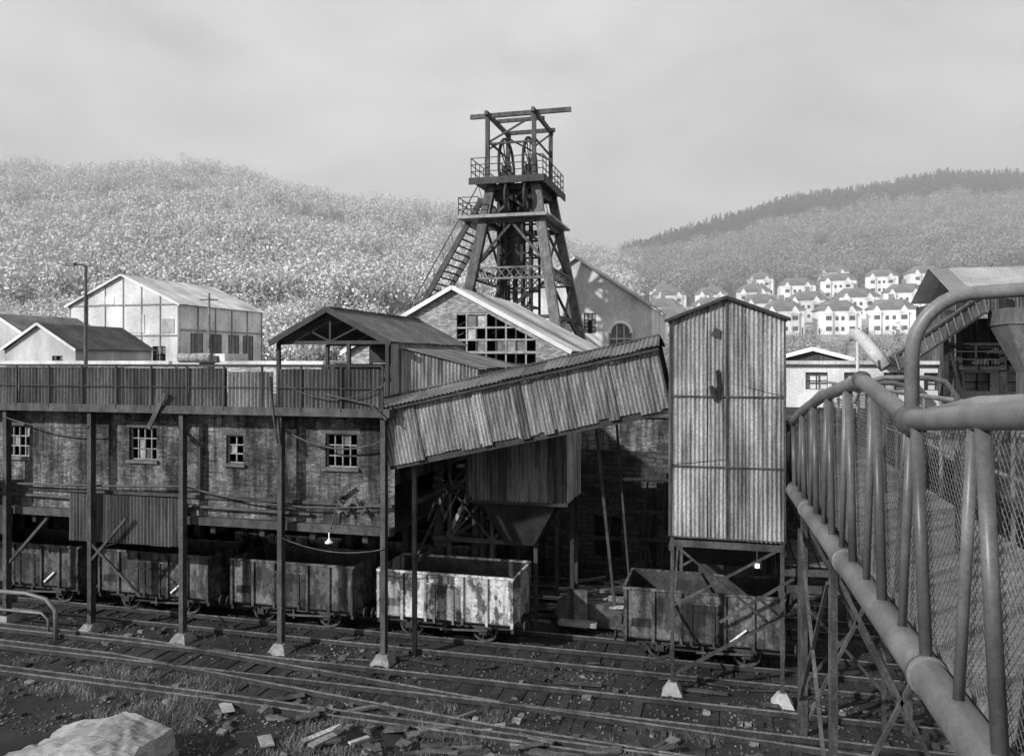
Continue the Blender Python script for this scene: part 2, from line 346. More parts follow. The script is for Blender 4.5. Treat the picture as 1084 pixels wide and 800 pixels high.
def wagon(u0,vc,mat,top=2.55,stripe=1,seed=0):
    L=5.03; w=1.22; g=group('mineral_wagon',(u0+L/2,vc,0)); h=L/2; zb=1.0; rr=random.Random(seed)
    P=Part('body',g,[mat,mWagIn]); t=.035
    for s in (-1,1):
        xs=[-h,-h*.62,-.62,.62,h*.62,h]
        for i in range(5):
            P.box(xs[i]+.004,xs[i+1]-.004,min(s*w,s*(w-t)),max(s*w,s*(w-t)),zb,top,0,rr.uniform(.7,1.25))
        P.box(-h,h,min(s*(w-t-.003),s*(w-t-.03)),max(s*(w-t-.003),s*(w-t-.03)),zb,top,1,.9)
        P.box(min(s*h,s*(h-t)),max(s*h,s*(h-t)),-w+.04,w-.04,zb,top,0,rr.uniform(.9,1.3))
        P.box(-h-.03,h+.03,s*w-.045,s*w+.045,top,top+.07,0,1.15)
        P.box(s*h-.045,s*h+.045,-w+.05,w-.05,top+.002,top+.066,0,1.1)
    P.box(-h,h,-w,w,zb-.04,zb,1,.6); P.done()
    P=Part('coal_slack',g,mWagIn); n=9
    pv=[(-h+.05+(2*h-.1)*i/n,-w+.08+(2*w-.16)*j/4,zb+.06+.16*rr.random()+(.25 if i in(0,n) else 0)) for j in range(5) for i in range(n+1)]
    P.add(pv,[[j*(n+1)+i,j*(n+1)+i+1,(j+1)*(n+1)+i+1,(j+1)*(n+1)+i] for j in range(4) for i in range(n)],0,.7); P.done()
    P=Part('stanchions',g,mat)
    for s in (-1,1):
        for x in (-h+.05,-h*.62,-.68,.68,h*.62,h-.05): P.box(x-.05,x+.05,min(s*w,s*(w+.07)),max(s*w,s*(w+.07)),zb-.1,top,0,.75)
        for y in (-.6,.6): P.box(min(s*h,s*(h+.08)),max(s*h,s*(h+.08)),y-.06,y+.06,zb-.1,top,0,.75)
        P.box(min(s*h,s*(h+.05)),max(s*h,s*(h+.05)),-w,w,1.75,1.85,0,.7)
    P.done()
    P=Part('side_door',g,mat)
    for s in (-1,1):
        P.box(-.6,.6,min(s*(w+.004),s*(w+.05)),max(s*(w+.004),s*(w+.05)),zb+.02,top-.28,0,.5)
        for z in (zb+.25,zb+.95): P.box(-.66,.66,min(s*(w+.05),s*(w+.08)),max(s*(w+.05),s*(w+.08)),z,z+.07,0,.4)
        for x in (-.35,.35): P.box(x-.04,x+.04,min(s*(w+.05),s*(w+.085)),max(s*(w+.05),s*(w+.085)),zb-.12,top-.3,0,.4)
        P.box(-.62,.62,min(s*(w+.05),s*(w+.07)),max(s*(w+.05),s*(w+.07)),top-.33,top-.28,0,1.2)
    P.done()
    if stripe:
        P=Part('door_stripe',g,mWhite)
        P.beam((h*.34*stripe,-w-.078,zb+.12),(h*(.34+.2)*stripe,-w-.078,zb+.55),.012,.055); P.done()
    P=Part('number_plate',g,mat); P.box(-h+.25,-h+.95,-w-.02,-w-.004,zb+.35,zb+.62,0,.3); P.done()
    P=Part('underframe',g,mSteelD)
    for s in (-1,1):
        P.box(-h,h,s*.93-.05,s*.93+.05,.74,zb-.045); P.box(min(s*h,s*(h-.1)),max(s*h,s*(h-.1)),-w,w,.72,zb-.043)
        for x in (-1.37,1.37):
            P.box(x-.13,x+.13,s*1.0-.06,s*1.0+.1,.55,.86,0,1.5); P.beam((x-.32,s*.98,.76),(x-.1,s*.98,.5),.05,.05); P.beam((x+.32,s*.98,.76),(x+.1,s*.98,.5),.05,.05)
            for q in range(3): P.box(x-.48+q*.1,x+.48-q*.1,s*1.0-.045,s*1.0+.045,.86-q*.04-.04,.86-q*.04-.005,0,1.6)
        P.beam((-.2,s*1.08,.62),(1.55,s*1.12,.72),.03,.07,0,2); P.beam((-1.1,s*.9,.6),(1.1,s*.9,.6),.05,.05); P.beam((0,s*.9,.85),(0,s*.9,.5),.08,.3)
    P.done()
    P=Part('wheelsets',g,mSteelD)
    for x in (-1.37,1.37):
        for s in (-1,1): wheel(P,x,s*.74)
        P.tube([(x,-1.0,.67),(x,1.0,.67)],.06,8)
    P.done()
    P=Part('buffers',g,mSteelD)
    for s in (-1,1):
        for y in (-.86,.86):
            P.tube([(s*h,y,.9),(s*(h+.3),y,.9),(s*(h+.3),y,.9),(s*(h+.34),y,.9)],[.11,.09,.2,.2],12)
        P.tube([(s*h,0,.85),(s*(h+.2),0,.75),(s*(h+.28),0,.55)],.03,6)
    P.done()
    return g
wagon(-12.07,27.7,mWagB,seed=1,stripe=0)
wagon(-18.05,27.7,mWagA,seed=2,stripe=0)
wagon(-24.03,27.7,mWagA,seed=3)
wagon(-30.0,27.7,mWagA,seed=4,stripe=1)
wagon(-35.98,27.7,mWagA,seed=8)
wagon(-3.28,27.7,mWagA,seed=5,stripe=1)
wagon(-14.6,31.8,mWagA,seed=6,stripe=0)
wagon(-20.6,31.8,mWagB,seed=7,stripe=0)

# ---------------------------------------------------------------- brick screen building with roof deck
g=group('brick_screens_building')
ops=[(-27.4,-26.2,6.3,7.5),(-21.6,-20.4,6.35,7.55),(-17.45,-16.75,6.35,7.35),(-13.5,-12.3,6.35,7.5),(-33,-31.8,6.3,7.5),(-38,-37,6.3,7.5)]
P=Part('brick_wall',g,mBrick); P.wall(-44,-10.9,25.3,4.35,8.2,ops,.3)
P.box(-10.9-.3,-10.9,25.301,36,5.8,8.18,0,.6); P.done()
P=Part('windows',g,[mSteelL,mPane])
for o in ops: windowbars(P,o[0]+.02,o[1]-.02,o[2]+.02,o[3]-.02,25.45,4 if o[1]-o[0]>1 else 2,3,.04,0,1,.22)
P.done()
P=Part('window_sills',g,mConc)
for o in ops: P.box(o[0]-.1,o[1]+.1,25.2,25.34,o[2]-.12,o[2]-.01,0,.5); P.box(o[0]-.12,o[1]+.12,25.285,25.34,o[3]+.01,o[3]+.22,0,.4)
P.done()
P=Part('floor_beams',g,mSteel)
P.box(-44,-10.9,25.05,25.29,4.12,4.40); P.box(-44,-10.95,25.2,25.28,5.05,5.17,0,.8)
for u in [-40+i*2.0 for i in range(15)]: P.box(u-.1,u+.1,25.3,36,3.8,4.1,0,.6)
P.box(-44,-11,25.31,36,4.14,4.3,0,.5)
P.done()
P=Part('lower_cladding',g,mSheetD); P.corr((-44,25.0,3.35),(1,0,0),(0,0,1),17.2,1.05,seed=4,base=1.3,nrm=(0,-1,0)); P.corr((-24,24.98,3.3),(1,0,0),(0,0,1),5.0,1.75,seed=9,base=1.2,nrm=(0,-1,0)); P.done()
P=Part('roof_deck',g,[mRoof,mSteel]); P.box(-44,-10.8,24.6,36.2,8.22,8.36,0,1); P.box(-44,-10.75,24.5,24.6,8.16,8.44,1); P.box(-10.8,-10.7,24.6,36.2,8.12,8.5,1); P.done()
P=Part('steel_columns',g,[mSteel,mConc])
for u in (-42.3,-38.4,-34.5,-30.6,-26.7,-22.8,-18.85,-14.9,-11.05):
    P.box(u-.025,u+.025,24.66,24.86,.3,8.16); P.box(u-.085,u+.085,24.635,24.659,.3,8.16); P.box(u-.085,u+.085,24.861,24.885,.3,8.16)
    P.add([(u-.38,24.36,-.05),(u+.38,24.36,-.05),(u+.38,25.14,-.05),(u-.38,25.14,-.05),(u-.18,24.57,.3),(u+.18,24.57,.3),(u+.18,24.93,.3),(u-.18,24.93,.3)],[[4,5,6,7],[0,1,5,4],[1,2,6,5],[2,3,7,6],[3,0,4,7]],1,.9)
P.beam((-26.7,24.76,2.2),(-24.8,24.76,4.1),.1,.1)
P.beam((-22.8,24.7,2.6),(-21.2,24.7,4.3),.09); P.beam((-22.8,24.7,3.3),(-20.6,24.7,1.5),.08)
for v in (30,35.6):
    for u in (-38,-30,-22,-14.9,-11.05): P.box(u-.15,u+.15,v-.15,v+.15,0,8.2)
P.done()
P=Part('wall_pipes',g,mSteel)
def sag(P,p,q,s,r=.03,n=8,m=0):
    p=Vector(p);q=Vector(q); P.tube([p.lerp(q,i/n)-Vector((0,0,s*4*(i/n)*(1-i/n))) for i in range(n+1)],r,6,m)
sag(P,(-40,24.95,5.6),(-18.9,24.95,5.5),.25,.045); sag(P,(-18.9,24.95,5.5),(-11,24.95,5.2),.35,.03)
P.tube([(-19.6,25.1,8.1),(-19.2,25.1,7.5),(-18.4,25.1,6.9),(-18.4,25.1,5.2)],.05); sag(P,(-15,24.95,7.7),(-11,24.9,7.4),.5,.035)
P.tube([(-30,25.15,4.9),(-14,25.15,4.7)],.06); sag(P,(-26.7,24.6,7.9),(-22.8,24.6,7.6),.2,.025); sag(P,(-14.9,24.6,4.0),(-11,24.6,3.8),.3,.02)
P.tube([(-15.2,24.5,9.5),(-15.0,24.5,7.9),(-14.9,24.52,7.2)],.04); P.tube([(-13.0,24.45,8.9),(-11.4,24.4,8.6),(-10.8,24.4,8.1)],.035); sag(P,(-14.5,24.45,9.2),(-10.8,24.4,9.3),.5,.02)
P.beam((-20.1,24.5,7.6),(-19.3,24.4,8.9),.05,.18)
P.done()
P=Part('broken_cladding',g,mSheetD)
for i in range(9):
    u=R.uniform(-13.4,-11.2); z=R.uniform(4.6,5.6); P.beam((u,25.0+R.uniform(0,.2),z),(u+R.uniform(-.7,.7),25.05,z+R.uniform(-.6,.6)),.03,R.uniform(.03,.14),0,R.uniform(.5,1.5))
P.done()
# deck fence
g=group('corrugated_deck_fence')
P=Part('sheeting',g,mSheetD)
P.corr((-44,24.62,8.38),(1,0,0),(0,0,1),22.8,1.42,var=.35,seed=11,base=1.1,jit=.02,nrm=(0,-1,0))
P.corr((-21.2,24.62,8.38),(1,0,0),(0,0,1),4.3,1.40,var=.3,seed=12,base=1.05,jit=.02,nrm=(0,-1,0))
P.corr((-16.9,24.60,8.36),(1,0,0),(0,0,1),1.8,1.30,var=.2,seed=13,base=2.4,nrm=(0,-1,0))
P.corr((-15.0,24.62,8.4),(1,0,0),(0,0,1),3.9,1.36,var=.4,seed=14,base=1.2,nrm=(0,-1,0))
P.done()
P=Part('posts_and_rails',g,mSteelD)
for i in range(23): P.box(-44+i*1.5-.03,-44+i*1.5+.03,24.5,24.56,8.3,9.88)
P.box(-44,-11,24.5,24.55,9.84,9.9); P.box(-44,-11,24.51,24.54,9.1,9.13); P.done()
g=group('roof_ventilator'); P=Part('drum',g,mSheet); P.tube([(-23.8,33,8.3),(-23.8,33,9.9),(-23.8,33,9.95),(-23.8,33,10.25)],[.35,.35,.6,.55],14)
P.tube([(-24.9,32.5,10.15),(-23.2,32.5,10.15)],.22,12); P.done()

# open canopy shed on the deck
g=group('canopy_shed')
P=Part('roof',g,[mRoof,mSteelD]); ur=-15.2; 
for (ue,ze) in ((-17.75,10.78),(-12.5,10.72)):
    d=Vector((ur-ue,0,12.1-ze)); 
    P.corr((ue,28.6,ze),(0,1,0),d,9.6,d.length,sheet=.9,seed=int(-ue),var=.2,base=.8 if ue<-15 else 1.0,m=0,nrm=(0,0,1))
P.beam((-17.75,28.6,10.72),(ur,28.6,12.06),.12,.22,1); P.beam((ur,28.6,12.06),(-12.5,28.6,10.68),.12,.22,1)
P.beam((ur,28.55,12.13),(ur,38.2,12.13),.3,.06,0,.9)
P.done()
P=Part('frame',g,mSteelD)
for v in (28.9,33,37.6):
    P.beam((-17.5,v,10.75),(-12.7,v,10.75),.1,.14); P.beam((ur,v,10.8),(ur,v,12.0),.08)
    for k in (-1,1): P.beam((ur,v,10.8),(ur+k*1.3,v,11.4),.06)
    for u in (-17.5,-14.4,-12.75): P.box(u-.07,u+.07,v-.07,v+.07,8.36,10.75)
P.add([(-17.4,37.55,10.7),(-12.8,37.55,10.7),(ur,37.55,12.0)],[[0,1,2]]); P.box(-17.5,-12.8,37.5,37.56,9.9,10.7,0,.8)
P.done()
P=Part('side_cladding',g,[mSheet,mSheetD])
P.corr((-12.62,28.9,8.4),(0,1,0),(0,0,1),8.9,2.32,seed=21,var=.22,base=1.1,nrm=(1,0,0)); P.corr((-16.2,31.2,8.4),(1,0,0),(0,0,1),3.5,1.5,seed=22,base=1.0,m=1,nrm=(0,-1,0)); P.done()
g=group('lean_to_shed')
P=Part('walls',g,mSheet); P.corr((-12.5,29.6,7.4),(1,0,0),(0,0,1),3.2,lambda x:3.1-.24*x,seed=31,base=1.0,nrm=(0,-1,0)); P.corr((-9.3,29.6,7.4),(0,1,0),(0,0,1),6,2.3,seed=32,base=.8,nrm=(1,0,0)); P.done()
P=Part('roof',g,mRoof); P.corr((-12.5,29.4,10.55),(0,1,0),(3.4,0,-.82),6.4,3.5,seed=33,base=1.2,nrm=(0,0,1)); P.done()
P=Part('supports',g,mSteelD)
for u in (-12.3,-9.4):
    for v in (29.7,35.4): P.box(u-.12,u+.12,v-.12,v+.12,0,7.4)
P.box(-12.5,-9.3,29.6,35.6,7.2,7.38); P.done()

# ---------------------------------------------------------------- open steel tower beneath the gallery foot
g=group('steel_trestle')
P=Part('frame',g,mSteel)
for u in (-10.3,-8.6,-6.9):
    for v in (25.6,29.2,33.0):
        if v<26 and u>-10: continue
        P.box(u-.07,u+.07,v-.07,v+.07,0,7.6 if v>26 else 6.5)
for z in (3.2,5.2,7.2):
    for v in (29.2,33): P.beam((-11,v,z),(-6.8,v,z),.12,.18)
for z in (3.2,5.2): P.beam((-10.3,25.6,z),(-10.3,33,z),.1,.14)
for v in (29.2,33):
    P.beam((-10.3,v,3.2),(-8.6,v,5.2),.08);P.beam((-10.3,v,5.2),(-8.6,v,3.2),.08);P.beam((-8.6,v,3.2),(-6.9,v,5.2),.08);P.beam((-10.3,v,7.2),(-8.6,v,5.2),.08);P.beam((-10.3,v,5.2),(-8.6,v,7.2),.08)
P.beam((-10.3,25.6,3.2),(-10.3,29.2,5.2),.08)
P.done()
P=Part('loose_sheets',g,mSheet)
for i in range(12):
    u=R.uniform(-10.8,-9.0); z=R.uniform(4.2,6.6); P.beam((u,27.5+R.uniform(0,1.5),z),(u+R.uniform(-.5,.5),28.0,z+R.uniform(-.9,.9)),.03,R.uniform(.03,.22),0,R.uniform(.15,.6))
P.done()
P=Part('stair_flight',g,mSteelL)
P.beam((-10.6,29.3,2.9),(-9.4,29.3,5.3),.05,.14);P.beam((-10.6,29.9,2.9),(-9.4,29.9,5.3),.05,.14)
for i in range(12): k=i/12; P.box(-10.6+1.2*k-.1,-10.6+1.2*k+.1,29.3,29.9,2.9+2.4*k,2.93+2.4*k)
P.tube([(-10.6,29.3,3.8),(-9.4,29.3,6.2)],.025,6); P.done()

# hopper box
g=group('sheeted_hopper')
P=Part('cladding',g,[mSheet,mSteelD])
P.corr((-9.2,28,4.95),(1,0,0),(0,0,1),3.7,3.0,seed=41,base=.8,sheet=.75,nrm=(0,-1,0)); P.corr((-5.5,28,4.95),(0,1,0),(0,0,1),2.5,3.0,seed=42,base=1.7,sheet=.8,nrm=(1,0,0))
P.corr((-9.2,30.5,4.95),(0,-1,0),(0,0,1),2.5,3.0,seed=43,base=.5,nrm=(-1,0,0)); P.box(-9.15,-5.55,28.05,30.5,4.9,5.0,1); P.box(-9.25,-5.45,27.94,27.98,4.86,4.98,1); P.box(-9.15,-5.55,28.05,30.5,7.9,7.98,1)
P.done()
P=Part('chute',g,mSteelD)
P.add([(-8.8,28.2,4.9),(-5.9,28.2,4.9),(-5.9,30.2,4.9),(-8.8,30.2,4.9),(-8,28.9,3.2),(-6.9,28.9,3.2),(-6.9,29.9,3.2),(-8,29.9,3.2)],[[0,1,5,4],[1,2,6,5],[2,3,7,6],[3,0,4,7]])
for u in (-9.1,-5.6):
    for v in (29.6,30.4): P.box(u-.07,u+.07,v-.07,v+.07,0,4.9)
P.done()

# ---------------------------------------------------------------- inclined conveyor gallery
g=group('conveyor_gallery')
A=Vector((-10.95,0,6.55)); B=Vector((-1.66,0,8.62)); D=(B-A); Lg=D.length; D.normalize(); Up=Vector((-D.z,0,D.x))
gh=1.95
P=Part('side_sheeting',g,mSheet)
P.corr(A+Vector((0,24.95,0)),D,Up,Lg,gh,sheet=.66,pitch=.13,var=.3,seed=51,jit=.07,base=.95,nrm=(0,-1,0))
P.corr(A+Vector((0,27.0,0)),D,Up,Lg,gh,sheet=.8,seed=52,nrm=(0,1,0)); P.done()
P=Part('patch_sheets',g,mSheet)
for k,tt in ((1.0,.8),(3.4,1.5),(4.7,.6),(5.5,.75),(7.6,.7)):
    P.corr(A+D*k+Vector((0,24.88,-.05)),D,Up,.34,gh+.0,sheet=.34,pitch=.11,seed=int(k*9),base=tt*.9,var=.05,nrm=(0,-1,0))
P.done()
P=Part('floor',g,mSteelD)
a=A+Vector((0,24.97,0)); P.quad(a,a+D*Lg,a+D*Lg+Vector((0,2,0)),a+Vector((0,2,0))); a=a-Up*.08; P.beam(a+Vector((0,.05,0)),a+D*Lg+Vector((0,.05,0)),.12,.2); P.beam(a+Vector((0,2,0)),a+D*Lg+Vector((0,2,0)),.12,.2); P.done()
P=Part('end_sheet',g,mSheetD); P.corr(A+Vector((.02,24.97,0)),(0,1,0),Up,2.0,gh,seed=55,nrm=(-1,0,0)); P.done()
P=Part('roof',g,[mRoof,mSteelD])
e=A+Up*(gh-.04)-D*.15
for (y0,sg) in ((24.68,1),(27.27,-1)):
    P.corr(e+Vector((0,y0,-.02)),D,Vector((0,sg*1.3,0))+Up*.36,Lg+.25,1.35,sheet=.75,pitch=.15,seed=57+sg,base=1.5,var=.25,jit=.02,nrm=(0,0,1))
P.beam(e+Vector((0,25.98,0))+Up*.38,e+D*(Lg+.2)+Vector((0,25.98,0))+Up*.38,.28,.05,0,.8); P.beam(e+Vector((0,24.74,0))-Up*.09,e+D*(Lg+.2)+Vector((0,24.74,0))-Up*.09,.04,.07,1)
P.done()
P=Part('support_legs',g,mSteel)
P.beam((-4.0,30.2,0),(-4.3,27.0,7.95),.10); P.beam((-3.4,30.2,0),(-3.6,27.0,8.0),.07)
P.done()

# ---------------------------------------------------------------- sheeted loading tower
g=group('sheeted_loading_tower')
u0,u1,v0,v1=-1.66,1.62,24.72,29.6; zb,ze,zp=4.74,11.25,11.88
P=Part('cladding',g,[mSheet,mSteelD])
um=(u0+u1)/2
rows=[(0,2.15/6.51),(2.15/6.51,4.25/6.51),(4.25/6.51,1)]
P.corr((u0,v0,zb),(1,0,0),(0,0,1),1.07,lambda x:ze-zb+(zp-ze)*(x/(um-u0)),rows=rows,sheet=1.07,pitch=.125,amp=.02,seed=61,var=.2,base=1.05,nrm=(0,-1,0))
P.corr((u0+1.1,v0,zb),(1,0,0),(0,0,1),1.08,lambda x:ze-zb+(zp-ze)*(1-abs(x+1.1-(um-u0))/(um-u0)),rows=rows,sheet=.54,pitch=.125,amp=.02,seed=62,var=.2,base=1.05,nrm=(0,-1,0))
P.corr((u0+2.2,v0,zb),(1,0,0),(0,0,1),1.08,lambda x:ze-zb+(zp-ze)*(1-(x+2.2-(um-u0))/(um-u0)),rows=rows,sheet=1.08,pitch=.125,amp=.02,seed=63,var=.2,base=1.05,nrm=(0,-1,0))
for (u,n) in ((u0,(-1,0,0)),(u1,(1,0,0))): P.corr((u,v0,zb),(0,1,0),(0,0,1),v1-v0,ze-zb,rows=rows,seed=64,nrm=n,base=.9)
P.corr((u0,v1,zb),(1,0,0),(0,0,1),u1-u0,lambda x:ze-zb+(zp-ze)*(1-abs(x-(um-u0))/(um-u0)),rows=rows,seed=66,nrm=(0,1,0))
P.done()
P=Part('corner_trim',g,[mSteel,mSheet])
for u in (u0-.02,u1-.03): P.box(u,u+.06,v0-.085,v0-.05,zb,ze)
for z in (zb+2.15,zb+4.25,zb+.02): P.box(u0,u1,v0-.072,v0-.056,z-.03,z+.015,0,.8)
P.box(um-.03,um+.03,v0-.075,v0-.055,zb,zp-.1,0,.9)
P.done()
P=Part('roof',g,[mRoof,mSteelD])
for (ue,sg) in ((u0-.16,1),(u1+.16,-1)):
    d=Vector((um-ue,0,zp-ze+.06)); P.corr((ue,v0-.2,ze+.0),(0,1,0),d,v1-v0+.4,d.length+.03,seed=67,base=.8,nrm=(0,0,1))
    P.beam((ue,v0-.18,ze-.02),(um,v0-.18,zp+.04),.05,.08,1)
P.done()
P=Part('damaged_openings',g,mGlass)
P.add([(um-.38,v0-.078,8.9),(um-.18,v0-.078,8.9),(um-.14,v0-.078,9.25),(um-.2,v0-.078,9.8),(um-.3,v0-.078,9.75),(um-.28,v0-.078,9.3)],[[0,1,2,3,4,5]])
P.beam((um-.45,v0-.08,9.3),(um-.3,v0-.1,8.85),.02,.12)
P.add([(um+-.45,v0-.078,10.8),(um-.2,v0-.078,10.7),(um-.16,v0-.078,10.95),(um-.34,v0-.078,11.05)],[[0,1,2,3]],0,3); P.done()
P=Part('hopper_bottom',g,mSteelD)
P.add([(u0+.1,v0+.1,zb),(u1-.1,v0+.1,zb),(u1-.1,v1-.1,zb),(u0+.1,v1-.1,zb),(-.9,26.6,3.5),(.8,26.6,3.5),(.8,28.6,3.5),(-.9,28.6,3.5)],[[0,1,5,4],[1,2,6,5],[2,3,7,6],[3,0,4,7]]); P.box(-.9,.8,26.6,28.6,3.2,3.5); P.done()
P=Part('trestle_legs',g,[mSteel,mConcL])
for u in (u0+.06,u1-.06):
    for v in (v0+.04,v1):
        P.box(u-.055,u+.055,v-.055,v+.055,.25,zb); 
        P.add([(u-.34,v-.34,-.05),(u+.34,v-.34,-.05),(u+.34,v+.34,-.05),(u-.34,v+.34,-.05),(u-.12,v-.12,.34),(u+.12,v-.12,.34),(u+.12,v+.12,.34),(u-.12,v+.12,.34)],[[4,5,6,7],[0,1,5,4],[1,2,6,5],[2,3,7,6],[3,0,4,7]],1,.55)
for v in (v0+.04,v1):
    P.beam((u0,v,4.6),(u1,v,2.0),.07);P.beam((u0,v,2.6),(u1,v,4.6),.07);P.beam((u0,v,.5),(u1,v,2.6),.09);P.beam((u0,v,4.55),(u1,v,4.55),.12,.2)
for u in (u0,u1): P.beam((u,v0,1),(u,v1,4.4),.07);P.beam((u,v0,4.4),(u,v1,4.4),.1,.18)
P.done()

# braced side trestle and landing to the right of the tower
g=group('braced_trestle')
P=Part('frame',g,mSteel)
for u in (1.95,4.1,6.2):
    for v in (23.6,29.8): P.box(u-.055,u+.055,v-.055,v+.055,0,5.4)
P.beam((1.8,23.6,3.6),(4.9,23.6,.2),.08);P.beam((1.9,23.6,.9),(4.1,23.6,3.7),.07);P.beam((4.1,23.6,.7),(6.2,23.6,4.2),.07);P.beam((4.1,23.6,3.9),(6.2,23.6,1),.07)
P.beam((1.6,25.4,3.7),(6.4,25.4,3.9),.1,.2);P.beam((1.6,23.6,3.7),(6.4,23.6,3.9),.1,.2);P.beam((1.9,29.8,1.0),(4.1,29.8,4.3),.08);P.beam((1.9,29.8,4.3),(6.2,29.8,1.4),.08)
P.beam((-.2,24.0,2.5),(1.8,23.6,4.0),.08); P.beam((1.9,25.4,3.8),(1.9,29.8,.6),.08)
P.done()
P=Part('landing_planks',g,mWood)
for i in range(14): P.box(1.7+i*.33,1.98+i*.33,25.4,28.9,3.9+R.uniform(0,.03),3.96,0,R.uniform(.6,2.2))
P.done()
g=group('floodlight'); P=Part('housing',g,mSteelD); P.box(.74,.96,24.6,24.8,3.95,4.15); P.beam((.85,24.75,4.15),(.85,24.76,4.5),.04); P.done(); P=Part('lamp',g,mLamp); P.box(.80,.90,24.56,24.59,4.0,4.1); P.done()
g=group('pendant_lamp'); P=Part('shade',g,mWhite); P.tube([(-13.2,25.0,3.95),(-13.2,25.0,3.9),(-13.2,25,3.82),(-13.2,25,3.79)],[.03,.05,.14,.14],12); P.beam((-13.2,25,3.95),(-13.2,25,4.15),.03); P.done()

# ---------------------------------------------------------------- retaining wall
g=group('retaining_wall')
P=Part('stonework',g,[mStone,mBrick]); P.wall(-70,40,36.12,-.3,6.0,[(-5.8,-4.6,1.2,3.0)],.12)
P.quad((-70,36.12,6.0),(40,36.12,6.0),(40,36.12,7.5),(-70,36.12,7.5),1,1.1); P.box(-70,40,35.98,36.5,7.5,7.66,0,1.6); P.box(-5.8,-4.6,36.2,36.22,1.2,3,0,.2)
for u in range(-68,40,5): P.box(u,u+.7,35.7,36.1,-.2,6.4,0,.9)
P.done()
P=Part('old_steelwork',g,mSteelD)
for i in range(16):
    u=R.uniform(-6,3); P.beam((u,35.2,0),(u+R.uniform(-.8,.8),35.6,R.uniform(2,5.5)),.08)
for z in (2.2,3.4,4.8): P.beam((-6,35.3,z),(2,35.3,z+.1),.1,.14)
P.done()

# timber / scrap heap
g=group('scrap_timber_pile'); P=Part('planks',g,[mWood,mConc])
for i in range(120):
    u=R.uniform(-7.4,-1.5); v=R.uniform(29.8,34.5); z=R.uniform(.1,.9)*(1-abs(u+4.5)/5); an=R.uniform(-.5,.5); l=R.uniform(.6,2.2)
    P.beam((u,v,z),(u+l*math.cos(an),v+l*math.sin(an),z+R.uniform(-.15,.35)),R.uniform(.1,.3),R.uniform(.04,.12),1 if R.random()<.2 else 0,R.uniform(.6,3.2))
P.box(-6.2,-3.4,29.7,30.3,.1,.95,0,.8); P.box(-5.5,-5.0,29.4,29.6,.1,1.5,0,1.2); P.box(-6.0,-4.6,29.0,29.4,.3,.45,1,.9)
P.done()

# ---------------------------------------------------------------- headframe
g=group('pit_headframe')
P=Part('legs',g,mSteel)
tops={(0,0):(-19.0,64.5),(1,0):(-15.3,64.5),(0,1):(-19.0,71),(1,1):(-15.3,71)}
bots={(0,0):(-21.9,61.8),(1,0):(-12.3,61.8),(0,1):(-21.9,73.7),(1,1):(-12.3,73.7)}
def leg(k,z):
    f=(24.8-z)/16.8; a=tops[k];b=bots[k]; return Vector((a[0]+(b[0]-a[0])*f,a[1]+(b[1]-a[1])*f,z))
for k in tops: P.beam(leg(k,7.5),leg(k,24.8),.78,.6,0,2.2 if k[0] else 1.4)
P.done()
P=Part('bracing',g,mSteel)
F=[((0,0),(1,0)),((1,0),(1,1)),((1,1),(0,1)),((0,1),(0,0))]
for (a,b) in F:
    for z,w in ((11,.3),(13.5,.3),(21.6,.5),(24.4,.5)): P.beam(leg(a,z),leg(b,z),w*.6,w)
    for z in (16.7,17.6): P.beam(leg(a,z),leg(b,z),.2,.16,0,2.2)
    n=9
    for i in range(n):
        p0=leg(a,16.7).lerp(leg(b,16.7),i/n); p1=leg(a,17.6).lerp(leg(b,17.6),(i+1)/n); p2=leg(a,17.6).lerp(leg(b,17.6),i/n); p3=leg(a,16.7).lerp(leg(b,16.7),(i+1)/n)
        P.beam(p0,p1,.08,.08,0,2);P.beam(p2,p3,.08,.08,0,2)
for (a,b) in (((1,0),(1,1)),((0,1),(0,0))):
    P.beam(leg(a,17.6),leg(b,21.6),.18);P.beam(leg(b,17.6),leg(a,21.6),.18);P.beam(leg(a,11),leg(b,16.7),.18);P.beam(leg(b,11),leg(a,16.7),.18)
P.beam(leg((0,0),17.8),leg((1,0),21.4).lerp(leg((0,0),21.4),.5),.2);P.beam(leg((1,0),17.8),leg((1,0),21.4).lerp(leg((0,0),21.4),.5),.2)
for v in (64.5,71):
    P.beam((-19.0,v,24.8),(-15.3,v,22),.22);P.beam((-15.3,v,24.8),(-19.0,v,22),.22)
P.box(-18.9,-15.4,64.9,65.3,23.4,24.7); P.box(-18.5,-15.9,65.6,69.5,22.4,23.3)
P.done()
P=Part('cage_guides',g,mSteelD)
for u in (-18.9,-18.2,-17.5,-16.8,-16.1):
    for v in (66,69.5): P.box(u-.1,u+.1,v-.1,v+.1,7.5,24.5,0,1)
z=8.5
while z<24:
    for v in (66,69.5): P.box(-19,-16,v-.07,v+.07,z,z+.16)
    for u in (-18.9,-16.1): P.box(u-.06,u+.06,66,69.5,z,z+.16)
    z+=1.5
P.box(-18.8,-17.6,66.2,69.3,17.5,24,0,.8)
P.beam((-18.9,65.9,18),(-16.1,65.9,21),.14);P.beam((-16.1,65.9,18),(-18.9,65.9,21),.14);P.beam((-18.9,65.9,11),(-16.1,65.9,15),.14)
P.done()
def railing(P,pts,z,h=1.2,n=5,w=.06):
    for a,b in zip(pts[:-1],pts[1:]):
        a=Vector((a[0],a[1],z));b=Vector((b[0],b[1],z)); k=max(1,int((b-a).length/1.1))
        for i in range(k+1):
            p=a.lerp(b,i/k); P.beam(p,p+Vector((0,0,h)),w,w)
        for hh in (h*.35,h*.68,h): P.beam(a+Vector((0,0,hh)),b+Vector((0,0,hh)),w,w)
P=Part('platforms',g,[mSteelL,mSteelD])
